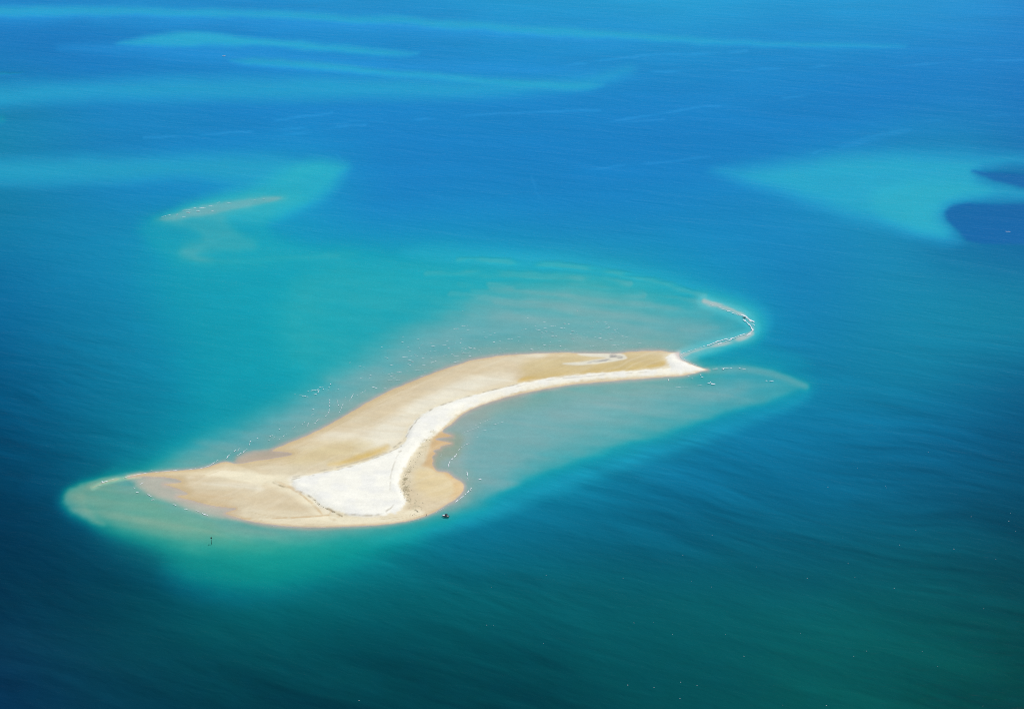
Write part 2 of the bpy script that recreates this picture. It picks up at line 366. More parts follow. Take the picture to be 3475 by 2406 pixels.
# drifting patches of sediment; swell shading painted into the water colour as stripes
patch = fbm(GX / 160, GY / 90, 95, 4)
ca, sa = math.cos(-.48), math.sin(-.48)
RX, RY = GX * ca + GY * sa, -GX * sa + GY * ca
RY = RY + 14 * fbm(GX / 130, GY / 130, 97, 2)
wave_shade = .65 * fbm(RX / 110, RY / 17, 98, 3) + .35 * fbm(RX / 34, RY / 5.5, 99, 2)
wave_shade = wave_shade * (.55 + .9 * smooth(.5 + vnoise(GX / 120, GY / 120, 96)))
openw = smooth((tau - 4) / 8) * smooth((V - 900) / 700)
BODY *= (1 + .15 * wave_shade * openw)[..., None]
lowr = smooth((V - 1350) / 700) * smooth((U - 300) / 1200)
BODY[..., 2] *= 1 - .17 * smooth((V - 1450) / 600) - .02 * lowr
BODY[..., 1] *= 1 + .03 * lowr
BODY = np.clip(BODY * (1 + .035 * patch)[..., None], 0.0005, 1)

# ------------------------------------------------------------------ sand
tan = srgb(220, 207, 178); pale = srgb(233, 226, 206); white = srgb(248, 246, 236); yellow = srgb(214, 178, 78)
brown = srgb(204, 172, 126); wet = srgb(172, 152, 138); cream = srgb(238, 228, 200); grey = srgb(160, 158, 156)
bed = srgb(184, 173, 173)
col = np.empty(U.shape + (3,)); col[:] = tan
def dye(c, m, k=1.0):
    global col
    col = col + (c - col) * (np.clip(m * k, 0, 1))[..., None]
dye(brown, smooth(.5 + .9 * fbm(U / 140, V / 40, 41, 3)), .22)
# pale inner sand
dye(pale, mask(ZC([(-300, 1000), (-100, 830), (100, 680), (350, 540), (650, 420), (900, 370), (1050, 400), (1000, 490), (700, 570), (400, 690), (230, 850), (100, 980), (-100, 1020)]), 26, 16), 1.0)
dye(pale, mask(ZB([(600, 60), (1000, 20), (1450, 10), (1480, 100), (1350, 160), (1100, 120), (800, 130)]), 14, 14), .6)
dye(cream, mask(ZB([(-300, 800), (0, 795), (300, 802), (600, 790), (830, 765), (960, 790), (1150, 795), (1320, 785), (1480, 740), (1560, 700), (1660, 745), (1500, 806), (1200, 846), (800, 860), (450, 852), (200, 826), (0, 806)]), 5, 7), .95)
dye(cream, mask(ZB([(-100, 380), (150, 400), (330, 425), (500, 430), (490, 490), (560, 560), (660, 620), (740, 710), (860, 770), (760, 770), (640, 700), (480, 600), (300, 520), (100, 470), (-150, 430)]), 12, 14), .9)
dye(cream, mask(ZA([(1100, 325), (1500, 295), (1780, 255), (1905, 220), (2050, 260), (2305, 345), (2305, 500), (2150, 430), (1900, 370), (1600, 340), (1300, 340)]), 7, 5), .95)
dye(pale, mask(ZA([(1560, 440), (1800, 420), (2100, 430), (2305, 470), (2305, 530), (2000, 470)]), 9, 9), .7)
dye(brown, mask(ZA([(1480, 530), (1700, 575), (1900, 595), (2000, 590), (1800, 560)]), 6, 8), .55)
dye(wet * .9, mask(ZA([(1420, 420), (1480, 408), (1420, 385)]), 8, 16), .4)
CREST = (ZB([(500, 452), (700, 420), (900, 372), (1150, 302), (1350, 218), (1430, 176), (1490, 106)])
         + ZC([(180, 890), (200, 830), (250, 762), (310, 712), (400, 662), (500, 622), (600, 592), (750, 552), (900, 512), (1000, 487), (1150, 457), (1300, 430), (1450, 412), (1700, 386), (2000, 368), (2230, 356)])
         + ZD([(1640, 388), (1600, 310), (1575, 258), (1610, 208), (1738, 186), (1743, 240), (1820, 308), (2000, 376), (2100, 402), (1900, 444), (1600, 474)])
         + ZC([(2150, 402), (2000, 408), (1700, 428), (1450, 458), (1250, 490), (1100, 524), (950, 562), (800, 610), (650, 664), (560, 722), (490, 790), (430, 860)])
         + ZB([(1640, 120), (1570, 210), (1510, 280), (1480, 340), (1440, 402), (1420, 470), (1422, 540), (1464, 600), (1482, 650), (1462, 705), (1400, 748), (1300, 778), (1150, 784), (1000, 776), (900, 745), (800, 712), (725, 672), (680, 622), (600, 582), (520, 552), (488, 500)]))
dye(cream, mask(CREST, 6, 24, step=4.0, warp=False), .8)
# yellow algae film in the low places
dye(yellow, mask(ZE([(1000, 935), (1180, 895), (1420, 840), (1620, 760), (1720, 690), (1500, 760), (1250, 830)]), 14, 15), .95)
dye(srgb(214, 194, 142), mask(ZE([(500, 850), (900, 700), (1300, 640), (1600, 700), (1200, 850), (700, 930)]), 26, 26), .6)
dye(yellow, mask(ZC([(1010, 475), (1200, 443), (1500, 402), (2000, 362), (2210, 345), (2190, 270), (1950, 290), (1600, 335), (1380, 345), (1150, 395)]), 9, 7), .95)
dye(srgb(208, 188, 138), mask(ZC([(1050, 330), (1300, 262), (1700, 240), (2170, 222), (2170, 340), (1600, 385), (1150, 440)]), 16, 30), .75)
dye(srgb(205, 186, 140), mask(ZC([(1050, 380), (1300, 340), (1700, 310), (2180, 230), (2150, 340), (1600, 380), (1200, 430)]), 16, 16), .6)
dye(srgb(208, 174, 126), mask(ZB([(1600, 330), (1650, 300), (1668, 220), (1700, 140), (1740, 60), (1780, 0), (1920, 20), (1920, 160), (1760, 260), (1740, 372), (1850, 387), (1960, 470), (1880, 452), (1760, 395), (1660, 345)]), 8, 9), .85)
dye(srgb(226, 205, 158), mask(ZB([(1530, 360), (1650, 340), (1780, 400), (1950, 480), (1960, 560), (1850, 640), (1680, 640), (1540, 540)]), 24, 16), .8)
dye(srgb(222, 186, 130), mask(ZB([(1780, 400), (1900, 450), (1980, 490), (1980, 550), (1900, 620), (1840, 640), (1920, 520)]), 9, 9), .7)
dye(srgb(206, 186, 156), smooth((34 + d_shore) / 30) * mask(ZA([(900, 360), (1500, 400), (2060, 700), (2060, 800), (1700, 740), (1100, 560)]), 20, 20), .75)
# foreshore: damp rim along the water
rim = smooth((-d_shore) / 3.0)
damp = smooth((9 + d_shore) / 8.0)
dye(brown * 1.02, damp, .4)
# white dry crest
cd = sdf(CREST, SU + 4 * fbm(U / 9, V / 5, 48, 3), SV + 2.5 * fbm(U / 14, V / 6, 49, 3), margin=20, step=2.5)
cm = smooth((5 - cd) / 11)
dye(white, cm, .96)
dye(white, mask(CREST, 4, 20, step=3.0) * mask(ZB([(350, 420), (700, 400), (760, 660), (900, 760), (760, 780), (560, 640), (400, 520)]), 14, 14), .55)
dye(cream, cm * mask(ZC([(520, 760), (800, 612), (1250, 492), (2000, 408), (2300, 400), (2300, 360), (2000, 385), (1300, 452), (900, 540), (640, 640), (440, 790), (300, 980), (220, 1060), (420, 900)]), 8, 14, warp=False), .42)
dye(srgb(238, 237, 232), cm * smooth(.3 + fbm(U / 50, V / 26, 61, 3)), .7)
# wind and tide streaks in the sand
st1 = fbm((U + .25 * V) / 300, (V - .1 * U + 8 * vnoise(U / 90, V / 60, 141)) / 15, 142, 3)
st2 = fbm((U + 1.4 * V) / 120, (V + .42 * U + 6 * vnoise(U / 60, V / 40, 143)) / 11, 144, 3)
dye(srgb(206, 184, 146), smooth(.35 + .9 * st1) * (1 - cm), .26)
dye(srgb(238, 228, 204), smooth(.2 + .9 * st2) * (1 - cm), .17)
edge_n = smooth((34 + d_shore) / 30) * smooth((1690 - .62 * (U - 800) - V) / 70 + .5)
dye(srgb(206, 184, 142), edge_n * (1 - cm), .7)
for k, off in enumerate((5, 10, 17, 26)):
    ln = np.exp(-((-d_shore - off - 2.5 * fbm(U / 60, V / 30, 150 + k, 2)) / .9) ** 2)
    dye(srgb(196, 174, 134), ln * smooth(.1 + 1.2 * fbm(U / 110, V / 50, 160 + k, 2)) * (1 - cm), .4)
# damp grey swale in the north
SW = ZD([(205, 328), (450, 312), (600, 284), (720, 272), (830, 250), (700, 236), (520, 228), (380, 196), (600, 192), (800, 194), (940, 194), (1010, 200), (1085, 258), (1000, 285), (800, 312), (600, 340), (400, 350), (260, 342)])
sw = sdf(SW, SU, SV, margin=20, step=2.0, n=2)
dye(srgb(226, 222, 206), smooth((4 - sw) / 6), .9)
SWC = ZD([(400, 318), (560, 292), (760, 274), (860, 248), (800, 205), (930, 200), (1000, 232), (1030, 260), (860, 288), (650, 312), (480, 328)])
sc_ = sdf(SWC, SU, SV, margin=20, step=2.0, n=2)
dye(grey, smooth((3 - sc_) / 6) * smooth(.62 + .9 * fbm(U / 26, V / 7, 63, 3)), .85)
dye(pale, mask(ZC([(1000, 238), (1250, 228), (1330, 232), (1220, 268), (1150, 255)]), 8, 8), .7)
# tide marks
def mark(pts, w, c, k, gap=.55, sc=(24, 14), seed=64):
    dye(c, stroke(pts, w, 2.6) * smooth(gap + .9 * fbm(U / sc[0], V / sc[1], seed, 3)), k)
dk = srgb(168, 158, 138)
mark(ZB([(300, 478), (450, 538), (600, 582), (680, 632), (740, 690), (830, 728), (930, 780)]), 1.2, srgb(150, 132, 100), .75)
mark(ZB([(490, 462), (700, 424), (900, 378), (1150, 306), (1350, 222), (1440, 172)]), 1.4, dk, .55)
mark(ZB([(500, 440), (900, 352), (1150, 285), (1350, 205)]), 1.4, dk, .4)
mark(ZC([(60, 985), (150, 925), (200, 870), (210, 830), (300, 725), (400, 664), (560, 606), (760, 546), (940, 500), (1150, 450)]), 1.2, dk, .65)
mark(ZC([(1040, 500), (1160, 465), (1300, 445), (1700, 405), (2100, 380)]), 1.0, dk, .35)
mark(ZB([(1340, 560), (1345, 460), (1370, 360), (1420, 230)]), 1.2, dk, .35)
mark(ZB([(1375, 690), (1340, 730), (1260, 768), (1180, 778), (950, 765)]), 1.2, dk, .5)
mark(ZB([(1350, 245), (1400, 248), (1440, 225)]), 1.5, dk, .5)
mark(ZB([(0, 790), (300, 795), (500, 790), (700, 778), (830, 765)]), 1.0, brown, .6)
mark(ZB([(830, 735), (800, 790), (860, 815), (900, 780)]), 2.0, brown, .35)
for k in range(7):
    o = k * 14
    mark(ZB([(330 + o, 470 + o * .2), (480 + o, 545 + o * .3), (650 + o * .6, 640 + o), (740 + o * .3, 740 + o * .4)]), .8, brown, .3, .4, (30, 12), 80 + k)
# stained, speckled hollow beside the crest
spk = mask(ZB([(1530, 340), (1455, 420), (1432, 500), (1440, 560), (1492, 650), (1530, 690), (1510, 600), (1505, 500), (1515, 420)]), 8, 6, step=3, warp=False)
dye(srgb(150, 140, 108), spk * smooth(.25 + 1.4 * fbm(U / 7, V / 5, 66, 2)), .75)
spk2 = mask(ZB([(1520, 620), (1500, 700), (1560, 760), (1640, 700), (1600, 620)]), 12, 10, step=3, warp=False) + mask(ZB([(1560, 260), (1640, 60), (1740, 30), (1720, 110), (1640, 220)]), 12, 12, step=3, warp=False)
dye(srgb(196, 186, 156), spk2 * smooth(.1 + 1.3 * fbm(U / 8, V / 5, 67, 2)), .6)
# everything always under water is bare wet sand
dye(bed, smooth((d_shore + 2.0) / 3.5), 1.0)
dye(srgb(194, 176, 150), smooth(d_shore / 3) * mask(S([(100, 1110), (200, 1050), (330, 1050), (700, 1150), (1050, 1140), (1000, 1260), (600, 1350), (300, 1270)]), 60, 60), .9)
dye(srgb(184, 170, 162), smooth(d_shore / 2) * smooth((90 - d_shore) / 86), .85)
dye(brown * .78, smooth((d_shore - 0) / 2) * mask(ZB([(1560, 330), (1690, 260), (1860, 40), (1960, 60), (1960, 260), (1800, 250), (1750, 380), (1700, 380)]), 12, 16), .35)
dye(srgb(178, 164, 154), smooth(d_shore / 2) * mask(ZC([(700, 690), (900, 600), (1150, 560), (1300, 545), (1150, 620), (900, 660), (750, 730)]), 14, 44), .6)
dye(srgb(198, 182, 168), smooth(d_shore / 2) * mask(ZA([(950, 362), (1400, 385), (2000, 690), (2100, 820), (1800, 790), (1500, 710), (1250, 620), (1050, 530), (950, 440)]), 12, 20), .9)
dye(srgb(204, 194, 192), smooth((34 - dh) / 20), .9)
dye(srgb(216, 198, 168), smooth(d_shore / 2) * smooth((12 - ridge_w) / 8), .9)
dye(srgb(190, 168, 146), smooth(d_shore / 2) * mask(ZE([(0, 850), (200, 800), (420, 765), (680, 790), (400, 850), (60, 900)]), 10, 26), .8)
col *= (1 + .035 * fbm(U / 60, V / 20, 44, 4) + .02 * fbm(GX / 3.0, GY / 3.0, 46, 2))[..., None]
col = np.clip(col * np.array([.83, .81, .745]), 0.01, .88)

# heights
hgt = np.clip(-d_shore, 0, None)
Z = 0.03 + 0.9 * (1 - np.exp(-hgt / 26)) + 1.5 * mask(CREST, 20, 8, step=4, warp=False) + .03 * fbm(U / 40, V / 18, 47, 3)
Z = Z - .45 * smooth((6 - sc_) / 10)
Z = np.where(inside, np.maximum(Z, .02) * smooth((hgt + .35) / 3), -2.4 * (1 - np.exp(-tau / 5)) - .02)
Z = np.where(inside, np.maximum(Z, .012), Z)

def grid_mesh(name, z, attrs):
    me = bpy.data.meshes.new(name)
    co = np.stack([GX, GY, np.broadcast_to(z, GX.shape)], -1).reshape(-1, 3).astype(np.float32)
    idx = np.arange(NR * NC, dtype=np.int32).reshape(NR, NC)
    # rows run from far to near
    f = np.stack([idx[1:, :-1], idx[1:, 1:], idx[:-1, 1:], idx[:-1, :-1]], -1).reshape(-1, 4)
    me.vertices.add(len(co)); me.vertices.foreach_set('co', co.ravel())
    me.loops.add(f.size); me.loops.foreach_set('vertex_index', f.ravel())
    me.polygons.add(len(f)); me.polygons.foreach_set('loop_start', np.arange(0, f.size, 4, dtype=np.int32))
    me.polygons.foreach_set('use_smooth', np.ones(len(f), bool))
    for n, a in attrs.items():
        if a.ndim == 3:
            at = me.attributes.new(n, 'FLOAT_COLOR', 'POINT')
            rgba = np.concatenate([a, np.ones(a.shape[:2] + (1,))], -1)
            at.data.foreach_set('color', rgba.astype(np.float32).ravel())
        else:
            at = me.attributes.new(n, 'FLOAT', 'POINT')
            at.data.foreach_set('value', a.astype(np.float32).ravel())
    me.update(calc_edges=True)
    me.validate()
    o = bpy.data.objects.new(name, me)
    C.objects.link(o)
    o['kind'] = 'structure'
    return o

# ------------------------------------------------------------------ materials
def mat(name):
    m = bpy.data.materials.new(name)
    m.use_nodes = True
    m.node_tree.nodes.clear()
    return m, m.node_tree.nodes, m.node_tree.links

def paint_mat(name, c, rough=.5, var=.08, scale=4.0, metal=0.0):
    m, N, L = mat(name)
    out = N.new('ShaderNodeOutputMaterial'); b = N.new('ShaderNodeBsdfPrincipled')
    tc = N.new('ShaderNodeTexCoord'); no = N.new('ShaderNodeTexNoise'); hv = N.new('ShaderNodeMapRange'); mx = N.new('ShaderNodeMix')
    mx.data_type = 'RGBA'; mx.blend_type = 'MULTIPLY'; mx.inputs[0].default_value = 1
    no.inputs['Scale'].default_value = scale; no.inputs['Detail'].default_value = 5
    hv.inputs['To Min'].default_value = 1 - var * 2; hv.inputs['To Max'].default_value = 1 + var
    L.new(tc.outputs['Object'], no.inputs['Vector']); L.new(no.outputs['Fac'], hv.inputs['Value'])
    mx.inputs[6].default_value = (*c, 1); L.new(hv.outputs[0], mx.inputs[7]); L.new(mx.outputs[2], b.inputs['Base Color'])
    b.inputs['Roughness'].default_value = rough; b.inputs['Metallic'].default_value = metal
    L.new(b.outputs[0], out.inputs[0])
    return m

def sand_material():
    m, N, L = mat('sand')
    out = N.new('ShaderNodeOutputMaterial'); b = N.new('ShaderNodeBsdfPrincipled')
    at = N.new('ShaderNodeAttribute'); at.attribute_name = 'sand_color'
    geo = N.new('ShaderNodeNewGeometry')
    n1 = N.new('ShaderNodeTexNoise'); n1.inputs['Scale'].default_value = .55; n1.inputs['Detail'].default_value = 6
    mp = N.new('ShaderNodeMapping'); mp.inputs['Scale'].default_value = (.02, .11, 1); mp.inputs['Rotation'].default_value = (0, 0, -.5)
    n2 = N.new('ShaderNodeTexNoise'); n2.inputs['Scale'].default_value = 1; n2.inputs['Detail'].default_value = 5
    L.new(geo.outputs['Position'], n1.inputs['Vector']); L.new(geo.outputs['Position'], mp.inputs[0]); L.new(mp.outputs[0], n2.inputs['Vector'])
    ad = N.new('ShaderNodeMath'); ad.operation = 'ADD'; L.new(n1.outputs['Fac'], ad.inputs[0]); L.new(n2.outputs['Fac'], ad.inputs[1])
    mr = N.new('ShaderNodeMapRange'); mr.inputs['From Min'].default_value = .6; mr.inputs['From Max'].default_value = 1.4
    mr.inputs['To Min'].default_value = .93; mr.inputs['To Max'].default_value = 1.05; L.new(ad.outputs[0], mr.inputs[0])
    mx = N.new('ShaderNodeMix'); mx.data_type = 'RGBA'; mx.blend_type = 'MULTIPLY'; mx.inputs[0].default_value = 1
    L.new(at.outputs['Color'], mx.inputs[6]); L.new(mr.outputs[0], mx.inputs[7]); L.new(mx.outputs[2], b.inputs['Base Color'])
    b.inputs['Roughness'].default_value = .9; b.inputs['Specular IOR Level'].default_value = .15
    bp = N.new('ShaderNodeBump'); bp.inputs['Strength'].default_value = .35; bp.inputs['Distance'].default_value = .25
    L.new(n1.outputs['Fac'], bp.inputs['Height']); L.new(bp.outputs[0], b.inputs['Normal'])
    L.new(b.outputs[0], out.inputs[0])
    return m

def water_material():
    m, N, L = mat('sea_water')
    out = N.new('ShaderNodeOutputMaterial')
    geo = N.new('ShaderNodeNewGeometry')
    at = N.new('ShaderNodeAttribute'); at.attribute_name = 'optical_depth'
    ac = N.new('ShaderNodeAttribute'); ac.attribute_name = 'water_color'
    def math_(op, a, b=None):
        n = N.new('ShaderNodeMath'); n.operation = op
        for i, q in enumerate((a, b)):
            if q is None: continue
            if isinstance(q, (int, float)): n.inputs[i].default_value = q
            else: L.new(q, n.inputs[i])
        return n.outputs[0]
    t1 = N.new('ShaderNodeCombineColor'); t2 = N.new('ShaderNodeCombineColor')
    for i, k in enumerate((1.0, .19, .12)):
        L.new(math_('POWER', math.e, math_('MULTIPLY', at.outputs['Fac'], -k * .5)), t1.inputs[i])
        L.new(math_('SUBTRACT', 1.0, math_('POWER', math.e, math_('MULTIPLY', at.outputs['Fac'], -k))), t2.inputs[i])
    mx = N.new('ShaderNodeMix'); mx.data_type = 'RGBA'; mx.blend_type = 'MULTIPLY'; mx.inputs[0].default_value = 1
    L.new(ac.outputs['Color'], mx.inputs[6]); L.new(t2.outputs[0], mx.inputs[7])
    # waves: long swell, wind waves, chop
    h = None
    for scale, rot, amp, det in (((.009, .030, 1), -.34, 3.2, 3), ((.055, .15, 1), -.40, .95, 3), ((.15, .36, 1), -.20, .34, 4)):
        mp = N.new('ShaderNodeMapping'); mp.inputs['Scale'].default_value = scale
        vr = N.new('ShaderNodeVectorRotate'); vr.rotation_type = 'Z_AXIS'; vr.inputs['Angle'].default_value = -rot
        mp.vector_type = 'POINT'
        no = N.new('ShaderNodeTexNoise'); no.inputs['Scale'].default_value = 1; no.inputs['Detail'].default_value = det; no.inputs['Distortion'].default_value = .4
        L.new(geo.outputs['Position'], vr.inputs['Vector']); L.new(vr.outputs[0], mp.inputs[0]); L.new(mp.outputs[0], no.inputs['Vector'])
        q = math_('MULTIPLY', no.outputs['Fac'], amp)
        h = q if h is None else math_('ADD', h, q)
    # waves die out over the shallows
    fade = N.new('ShaderNodeMapRange'); fade.inputs['From Max'].default_value = 5.0; fade.inputs['To Min'].default_value = .25
    L.new(at.outputs['Fac'], fade.inputs[0])
    bp = N.new('ShaderNodeBump'); bp.inputs['Strength'].default_value = 1.0
    bp.inputs['Distance'].default_value = 1.1
    L.new(h, bp.inputs['Height']); L.new(fade.outputs[0], bp.inputs['Strength'])
    df = N.new('ShaderNodeBsdfDiffuse'); L.new(mx.outputs[2], df.inputs[0]); L.new(bp.outputs[0], df.inputs['Normal'])
    tr = N.new('ShaderNodeBsdfTransparent'); L.new(t1.outputs[0], tr.inputs[0])
    add = N.new('ShaderNodeAddShader'); L.new(df.outputs[0], add.inputs[0]); L.new(tr.outputs[0], add.inputs[1])
    gl = N.new('ShaderNodeBsdfGlossy'); gl.inputs['Roughness'].default_value = .35; L.new(bp.outputs[0], gl.inputs['Normal'])
    fr = N.new('ShaderNodeFresnel'); fr.inputs['IOR'].default_value = 1.33; L.new(bp.outputs[0], fr.inputs['Normal'])
    ms = N.new('ShaderNodeMixShader'); L.new(math_('MULTIPLY', fr.outputs[0], .08), ms.inputs[0])
    L.new(add.outputs[0], ms.inputs[1]); L.new(gl.outputs[0], ms.inputs[2])
    L.new(ms.outputs[0], out.inputs[0])
    return m

terrain = grid_mesh('sandbank', Z, {'sand_color': col})
terrain.data.materials.append(sand_material())
tau_w = np.where(inside, 0.0, tau)
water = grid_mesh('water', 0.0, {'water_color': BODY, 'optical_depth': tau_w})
water.data.materials.append(water_material())
terrain['label'] = 'curved bar of white and tan sand rising out of the sea'
water['label'] = 'turquoise and blue sea around the sand bar'

# ------------------------------------------------------------------ surf
def ground_z(u, v):
    j = int(np.argmin(abs(us - u))); i = int(np.argmin(abs(vs - v)))
    return float(Z[i, j])

class Ribbons:
    """broken lines of foam: low ridges lying on the water"""
    def __init__(self):
        self.v, self.f = [], []
    def piece(self, pts, width, rise):
        width *= .5; rise *= .2
        n = len(pts)
        base = len(self.v)
        for i, p in enumerate(pts):
            a, b = pts[max(i - 1, 0)], pts[min(i + 1, n - 1)]
            d = np.array([b[0] - a[0], b[1] - a[1]]); d /= max(np.hypot(*d), 1e-6)
            nrm = np.array([-d[1], d[0]])
            t = i / (n - 1)
            w = width * (math.sin(math.pi * min(max(t, .04), .96)) ** .6) * random.uniform(.55, 1.3) * .5
            o = random.uniform(-.35, .35) * width
            for s_, z in ((-1, .03), (0, .03 + rise), (1, .03)):
                self.v.append((p[0] + nrm[0] * (s_ * w + o), p[1] + nrm[1] * (s_ * w + o), z))
            if i:
                k = base + 3 * i
                self.f += [(k - 3, k, k + 1, k - 2), (k - 2, k + 1, k + 2, k - 1)]
    def line(self, pts, width, gap=.25, seg=(3.0, 12.0), rise=.25):
        p = chaikin(np.array(pts, float), 2, closed=False) if len(pts) > 2 else np.array(pts, float)
        x, y = ground(p[:, 0], p[:, 1])
        L = np.concatenate([[0], np.cumsum(np.hypot(np.diff(x), np.diff(y)))])
        s_ = 0.0
        while s_ < L[-1]:
            l = min(random.uniform(*seg), L[-1] - s_)
            if l < .6: break
            n = max(3, int(l / .8) + 1)
            q = np.linspace(s_, s_ + l, n)
            self.piece(list(zip(np.interp(q, L, x), np.interp(q, L, y))), width * random.uniform(.5, 1.25), rise)
            s_ += l + (random.expovariate(1 / (gap * 10)) if gap else 0)
    def fleck(self, u, v, length, width, ang):
        x, y = ground(u, v)
        x, y = float(x), float(y)
        dx, dy = math.cos(ang) * length / 2, math.sin(ang) * length / 2
        self.piece([(x - dx, y - dy), (x + random.uniform(-.2, .2) * width, y + random.uniform(-.3, .3) * width), (x + dx, y + dy)], width, .18)
    def build(self, name, m):
        me = bpy.data.meshes.new(name)
        me.from_pydata(self.v, [], self.f)
        o = bpy.data.objects.new(name, me); C.objects.link(o); me.materials.append(m)
        return o

foam_glint_m = paint_mat('foam_and_glint', (.76, .78, .78), .9, .06, .8)  # white shared by the surf and the modelled sun glints
_n, _l = foam_glint_m.node_tree.nodes, foam_glint_m.node_tree.links
_out = next(n for n in _n if n.type == 'OUTPUT_MATERIAL'); _b = next(n for n in _n if n.type == 'BSDF_PRINCIPLED')
_t = _n.new('ShaderNodeBsdfTransparent'); _m = _n.new('ShaderNodeMixShader'); _m.inputs[0].default_value = .85
_l.new(_t.outputs[0], _m.inputs[1]); _l.new(_b.outputs[0], _m.inputs[2]); _l.new(_m.outputs[0], _out.inputs[0])
rb = Ribbons()
ZK = lambda p: W(400, 600, 2.5611, p)
# hooked spit
for pts, w in (([(90, 290), (210, 325)], 2.2), ([(310, 358), (425, 376)], 1.6), ([(430, 424), (545, 452)], 2.0), ([(570, 472), (700, 502)], 2.2), ([(700, 530), (860, 580), (960, 570)], 1.8),
               ([(880, 600), (1000, 595), (1150, 650), (1250, 745), (1420, 832)], 4.2), ([(1000, 590), (1120, 625), (1220, 690)], 2.2), ([(1070, 740), (1180, 812), (1300, 930), (1340, 1000), (1372, 1080), (1310, 1140), (1170, 1242)], 2.6), ([(1180, 1240), (1260, 1190), (1340, 1165)], 3.0),
               ([(1370, 870), (1420, 920)], 1.8), ([(0, 1540), (130, 1480), (300, 1410), (450, 1368), (600, 1320)], 2.2), ([(310, 1496), (440, 1438)], 3.0), ([(520, 1410), (690, 1358), (760, 1310), (900, 1262)], 2.8), ([(900, 1250), (1050, 1200), (1180, 1158)], 1.6)):
    rb.line(ZI(pts), w * 1.25, .02, (6, 22))
for pts, w in (([(1275, 530), (1310, 515), (1390, 489), (1540, 440), (1650, 408)], 1.6), ([(1272, 540), (1300, 562), (1352, 592), (1400, 610)], 1.4), ([(1500, 631), (1580, 628), (1645, 625)], 1.6), ([(1690, 628), (1745, 633)], 1.8), ([(1880, 716), (1942, 718)], 2.0),
               ([(1470, 730), (1500, 738), (1528, 741)], 2.6), ([(1490, 725), (1502, 745)], 2.0), ([(1575, 638), (1590, 630)], 2.0), ([(1240, 760), (1330, 764)], 1.0), ([(1395, 751), (1430, 748)], 1.4), ([(1185, 700), (1195, 716)], 1.2), ([(1325, 690), (1340, 680)], 1.2), ([(1355, 698), (1368, 703)], 1.2), ([(1415, 668), (1425, 682)], 1.4), ([(1420, 688), (1440, 692)], 1.4), ([(1470, 640), (1560, 634)], 1.0)):
    rb.line(ZJ(pts), w, .15, (2, 8))
# west point
for pts, w in (([(585, 424), (625, 414), (665, 404)], 2.6), ([(595, 412), (612, 408)], 2.6), ([(700, 392), (745, 380)], 1.6), ([(820, 376), (900, 350), (1090, 318)], 1.7), ([(1110, 296), (1130, 294)], 1), ([(1150, 318), (1300, 302), (1410, 286)], 1.3), ([(1500, 289), (1585, 272)], 1.4), ([(1620, 274), (1690, 260), (1760, 225), (1815, 182)], 1.5),
               ([(1000, 442), (1035, 421)], 1.3), ([(925, 474), (952, 479)], 1.1), ([(955, 519), (988, 525)], 1.2), ([(1068, 535), (1130, 576)], 1.5), ([(1112, 601), (1152, 599)], 1.8), ([(1340, 645), (1382, 663)], 1.1), ([(1458, 696), (1518, 708)], 1.4), ([(1575, 708), (1660, 744), (1718, 772)], 1.6), ([(540, 460), (600, 445)], .9), ([(1900, 172), (1925, 135), (1950, 118)], 1.5), ([(1975, 100), (2000, 82)], 1.4)):
    rb.line(ZA(pts), w, .14, (2, 9))
# west and north beaches: rows of small broken waves
for pts, w in (([(10, 812), (130, 735)], 1.3), ([(150, 692), (165, 640)], 1.6), ([(235, 612), (258, 614)], 1.8), ([(380, 598), (442, 558)], 1.3), ([(365, 642), (440, 602)], 1.1), ([(480, 630), (565, 570)], .8), ([(630, 512), (685, 472)], 1.3), ([(738, 462), (772, 430)], 1.2), ([(798, 482), (815, 442)], 1.2), ([(880, 452), (942, 390)], 1.2),
               ([(848, 412), (882, 405)], 1.2), ([(845, 356), (876, 340)], 1.4), ([(850, 297), (882, 285)], 1.3), ([(1000, 374), (1045, 338), (1052, 180)], 1.0), ([(1128, 178), (1152, 255)], .9), ([(1160, 330), (1232, 150)], .9), ([(1268, 200), (1322, 112)], 1.0), ([(1350, 142), (1462, 75)], 1.1), ([(740, 140), (812, 152)], 2.0), ([(650, 122), (760, 140)], .8),
               ([(800, 92), (930, 70)], 1.6), ([(872, 126), (906, 127), (934, 74)], 2.2), ([(840, 72), (920, 84)], 1.4), ([(930, 48), (1002, 44), (975, 72)], 1.8), ([(1040, 52), (1062, 4)], 1.4), ([(1000, 70), (1072, 77)], 1.0), ([(1138, 70), (1162, 66)], 1.6), ([(480, 515), (500, 517)], 1.2), ([(40, 725), (20, 760)], 1.0), ([(80, 775), (110, 745)], 1.0)):
    rb.line(ZE(pts), w, .16, (1.2, 4))
